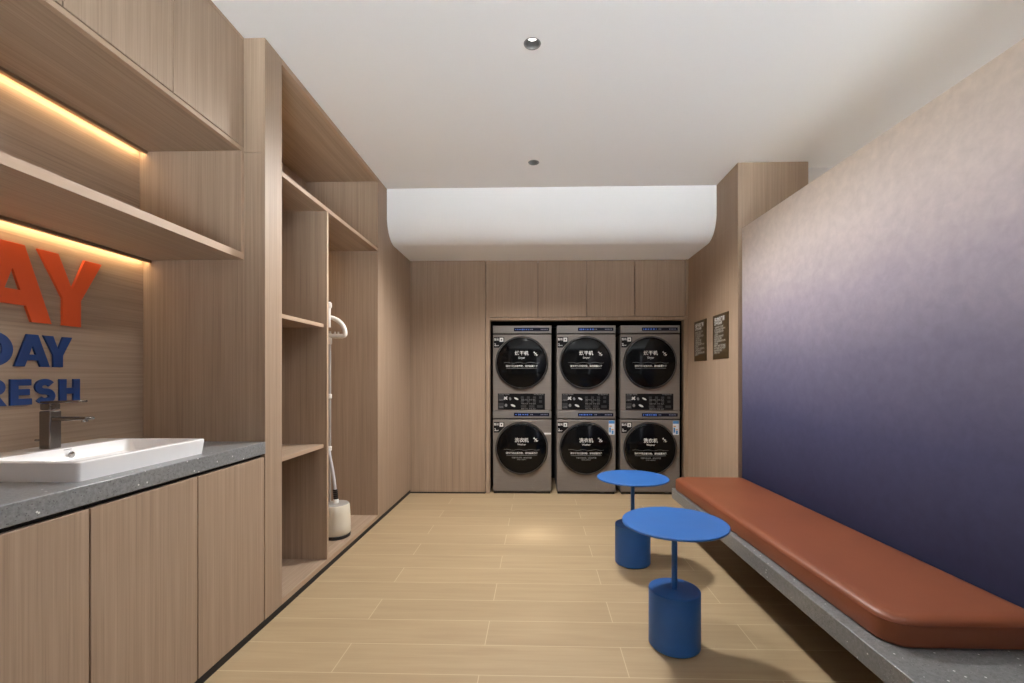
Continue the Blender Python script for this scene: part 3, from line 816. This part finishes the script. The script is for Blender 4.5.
washer_labels = ['grey front-loading washer at the bottom left, white tag beside its door', 'grey front-loading washer at the bottom middle with a blue energy label', 'grey front-loading washer at the bottom right, beside the pillar, partly behind the blue table']
for k, cx in enumerate(MX):
    machine(cx, 0, .848, 'washer', washer_labels[k], ('tag',) if k == 0 else ('energy',), 'washing machines of the bottom row')
    machine(cx, .8485, .8665, 'dryer', f'grey tumble dryer stacked on the {pos[k]} washer, black round door', (), 'tumble dryers of the top row')

# ------------------------------------------------------------------ signs on the pillar
def sign(y0, y1, z0, z1, lab, rows, seed):
    t = thing('wall_sign', lab, 'sign', (XP, (y0 + y1) / 2, z0), 'bronze notice plates on the pillar')
    obj('plate', B((XP - .006, XP - .0002, y0, y1, z0, z1)), BRONZE, t, bevel=.001)
    W = y1 - y0
    fn = lambda dy, dz: (lambda v: (XP - .0066 - v.z, y1 - dy - v.x, z1 - dz + v.y))
    obj('heading', text_bm(rows[0], .042, fn(.035, .045), .0012, 'LEFT'), PRINT, t)
    obj('subheading', text_bm(rows[1], .026, fn(.035, .077), .0006, 'LEFT'), PRINT, t)
    bm = bmesh.new(); rnd = random.Random(seed)
    base = '请将衣物放入机内关好机门选择程序按下启动键洗涤完成后及时取出衣物谢谢配合'
    z = .108; k = 0
    while z < z1 - z0 - .045:
        n = rnd.choice((9, 10, 11, 12, 8)) if k % 4 != 3 else rnd.choice((4, 6))
        st = rnd.randrange(0, len(base) - n); text_bm(base[st:st + n], .019, fn(.035, z), .0003, 'LEFT', bm=bm)
        z += .0195; k += 1
    obj('body_text', bm, PRINTLIGHT, t)
PRINTGREY2 = PRINTGREY
sign(4.085, 4.393, 1.34, 1.718, 'bronze notice plate with white text on the pillar, farther of the two', ('烘干机使用', '温馨提示说明'), 3)
sign(3.616, 3.931, 1.342, 1.716, 'bronze notice plate with white text on the pillar, nearer the painted wall', ('洗衣机使用', '温馨提示说明'), 8)

# ------------------------------------------------------------------ bench and cushion
def xfront(y): return 1.0195 + (3.43 - y) * .0125
YE = -.6
be = thing('bench', 'grey stone bench ledge floating along the painted wall', 'bench', (1.3, 1.5, .0))
bm = bmesh.new(); prism(bm, [(xfront(YE), YE), (xpan(YE) - .001, YE), (xpan(YP - .006) - .001, YP - .006), (xfront(YP - .006), YP - .006)], .275, .35)
obj('slab', bm, BENCHSTONE, be, bevel=.003)
bm = bmesh.new(); prism(bm, [(xfront(YE) + .42, YE + .05), (xpan(YE) - .001, YE + .05), (xpan(YP - .1) - .001, YP - .1), (xfront(YP - .1) + .42, YP - .1)], 0, .2755)
obj('support', bm, GAP, be)

def cushion():
    y0, y1 = 1.425, 3.425
    fr = lambda y: xfront(y) + .007 + .040 * (3.4 - y) / 2
    bk = lambda y: xpan(y) - .006
    # plan outline with rounded front corners
    def outline(ins):
        P = []
        r = .085 - ins
        def corner(cx, cy, a0, rr, n=8):
            for i in range(n + 1):
                a = radians(a0 + 90 * i / n); P.append((cx + rr * cos(a), cy + rr * sin(a)))
        rb = .02
        ya, yb = y0 + ins, y1 - ins
        corner(fr(y0) + ins + r, ya + r, 180, r)                    # near front
        corner(bk(y0) - ins - rb, ya + rb, 270, rb)                  # near back
        corner(bk(y1) - ins - rb, yb - rb, 0, rb)
        rf = .06
        corner(fr(y1) + ins + rf, yb - rf, 90, rf)
        # subdivide long sides
        Q = []
        for i in range(len(P)):
            a, b = P[i], P[(i + 1) % len(P)]; L = math.hypot(b[0] - a[0], b[1] - a[1]); n = max(1, round(L / .12))
            n = 16 if L > 1 else (4 if L > .2 else 1)
            for k in range(n): Q.append((a[0] + (b[0] - a[0]) * k / n, a[1] + (b[1] - a[1]) * k / n))
        return Q
    t = thing('bench_cushion', 'long tan leather cushion lying on the grey bench', 'cushion', (1.3, 2.4, .35))
    z0 = .3505; h = .096
    bm = bmesh.new(); rings = []
    for ins, z in ((.012, 0), (.003, .006), (0, .02), (0, .062), (.001, .072), (.006, .082), (.016, .090), (.034, .0945), (.06, h)):
        rings.append([bm.verts.new((x, y, z0 + z)) for x, y in outline(ins)])
    n = len(rings[0])
    for Aq, Bq in zip(rings, rings[1:]):
        for i in range(n):
            j = (i + 1) % n; bm.faces.new((Aq[i], Aq[j], Bq[j], Bq[i]))
    bm.faces.new(rings[-1]); bm.faces.new(rings[0][::-1])
    obj('pad', bm, LEATHER, t, smooth=True)
    # stitched seam round the top edge
    bm = bmesh.new(); P = [(x, y, z0 + .0735) for x, y in outline(.0005)]; P.append(P[0])
    tube(bm, P, .0016, 6, cap=False); obj('seam', bm, PIPING, t, smooth=True)
cushion()

# ------------------------------------------------------------------ blue side tables
def side_table(cx, cy, r, lab, dx):
    t = thing('side_table', lab, 'side table', (cx, cy, 0), 'round blue side tables')
    bm = bmesh.new(); lathe(bm, [(.0001, .004), (.108, .004), (.1115, .008), (.1115, .245), (.1105, .248), (.108, .2495), (.104, .2495), (.0001, .2495)], (cx, cy, 0), seg=96)
    b = obj('base', bm, BLUE, t, smooth=True)
    bm = bmesh.new(); lathe(bm, [(.0001, 0), (.104, 0), (.104, .005), (.0001, .005)], (cx, cy, 0), seg=64); obj('glide', bm, BLACKPL, b)
    bm = bmesh.new(); lathe(bm, [(.0001, .2492), (.0125, .2492), (.0125, .5395), (.0001, .5395)], (cx + dx, cy, 0), seg=32)
    obj('post', bm, BLUE, t, smooth=True)
    bm = bmesh.new(); lathe(bm, [(.0001, .539), (r - .012, .539), (r - .004, .539), (r - .0006, .5415), (r, .544), (r - .0006, .547), (r - .003, .549), (r - .010, .549), (.0001, .549)], (cx, cy, 0), seg=128)
    obj('tabletop', bm, BLUE, t, smooth=True)
side_table(.612, 2.03, .2295, 'round blue pedestal side table nearer the camera, in front', .0)
side_table(.612, 2.915, .2265, 'round blue pedestal side table farther back, near the washers', .0)

# ------------------------------------------------------------------ lights
def spot(x, y, e, size=170, blend=.6, col=(1, .93, .85), r=.03):
    l = bpy.data.lights.new('downlight_or_fill_beam', 'SPOT'); l.energy = e; l.spot_size = radians(size); l.spot_blend = blend; l.color = col; l.shadow_soft_size = r
    o = bpy.data.objects.new('downlight_or_fill_beam', l); C.objects.link(o); o.location = (x, y, ZC - .004); return o
for (lx, ly), e in zip(LIGHTS, (96, 400, 10, 3)):
    o = spot(lx, ly, e, 158 if ly < 3 else 153, 1.0 if ly < 3 else .72, (1, .99, .975), .15)
    if ly > 3: o.rotation_euler = (radians(-18), 0, 0)   # the far lamp is tipped away from the soffit
spot(3.5, 2.7, 40, 150, 1.0)  # unseen fill lamp added to brighten the far plaster wall
spot(3.2, .4, 80, 150, 1.0)  # second added fill without a fixture, lifts the ceiling beyond the partition
wd = bpy.data.worlds.new('uplight_world'); S.world = wd; wd.use_nodes = True
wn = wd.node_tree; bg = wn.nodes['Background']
# invented world light: dim above, bright below the horizon to lift ceiling and soffit
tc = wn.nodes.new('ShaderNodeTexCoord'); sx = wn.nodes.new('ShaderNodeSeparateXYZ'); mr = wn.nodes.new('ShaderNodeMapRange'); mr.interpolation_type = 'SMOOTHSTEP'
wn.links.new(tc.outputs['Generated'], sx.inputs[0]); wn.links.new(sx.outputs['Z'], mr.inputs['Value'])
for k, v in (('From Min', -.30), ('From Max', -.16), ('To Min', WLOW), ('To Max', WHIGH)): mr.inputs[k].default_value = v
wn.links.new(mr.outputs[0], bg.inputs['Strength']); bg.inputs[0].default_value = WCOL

# ------------------------------------------------------------------ camera
cam = bpy.data.cameras.new('camera'); co = bpy.data.objects.new('camera', cam); C.objects.link(co)
cam.sensor_fit = 'HORIZONTAL'; cam.sensor_width = 36; cam.lens = 36 * 450 / 1024
cam.shift_x = -(525.8 - 512) / 1024; cam.shift_y = (376 - 341.5) / 1024
cam.clip_start = .05
co.location = (0, 0, 1.2); co.rotation_euler = (radians(90), 0, radians(1.5))
S.camera = co
S.view_settings.view_transform = 'Standard'; S.view_settings.look = 'None'
S.view_settings.exposure = .37; S.view_settings.gamma = 1; S.view_settings.use_curve_mapping = False
S.cycles.use_denoising = True
S.cycles.max_bounces = 10; S.cycles.diffuse_bounces = 6
S.cycles.sample_clamp_indirect = 6
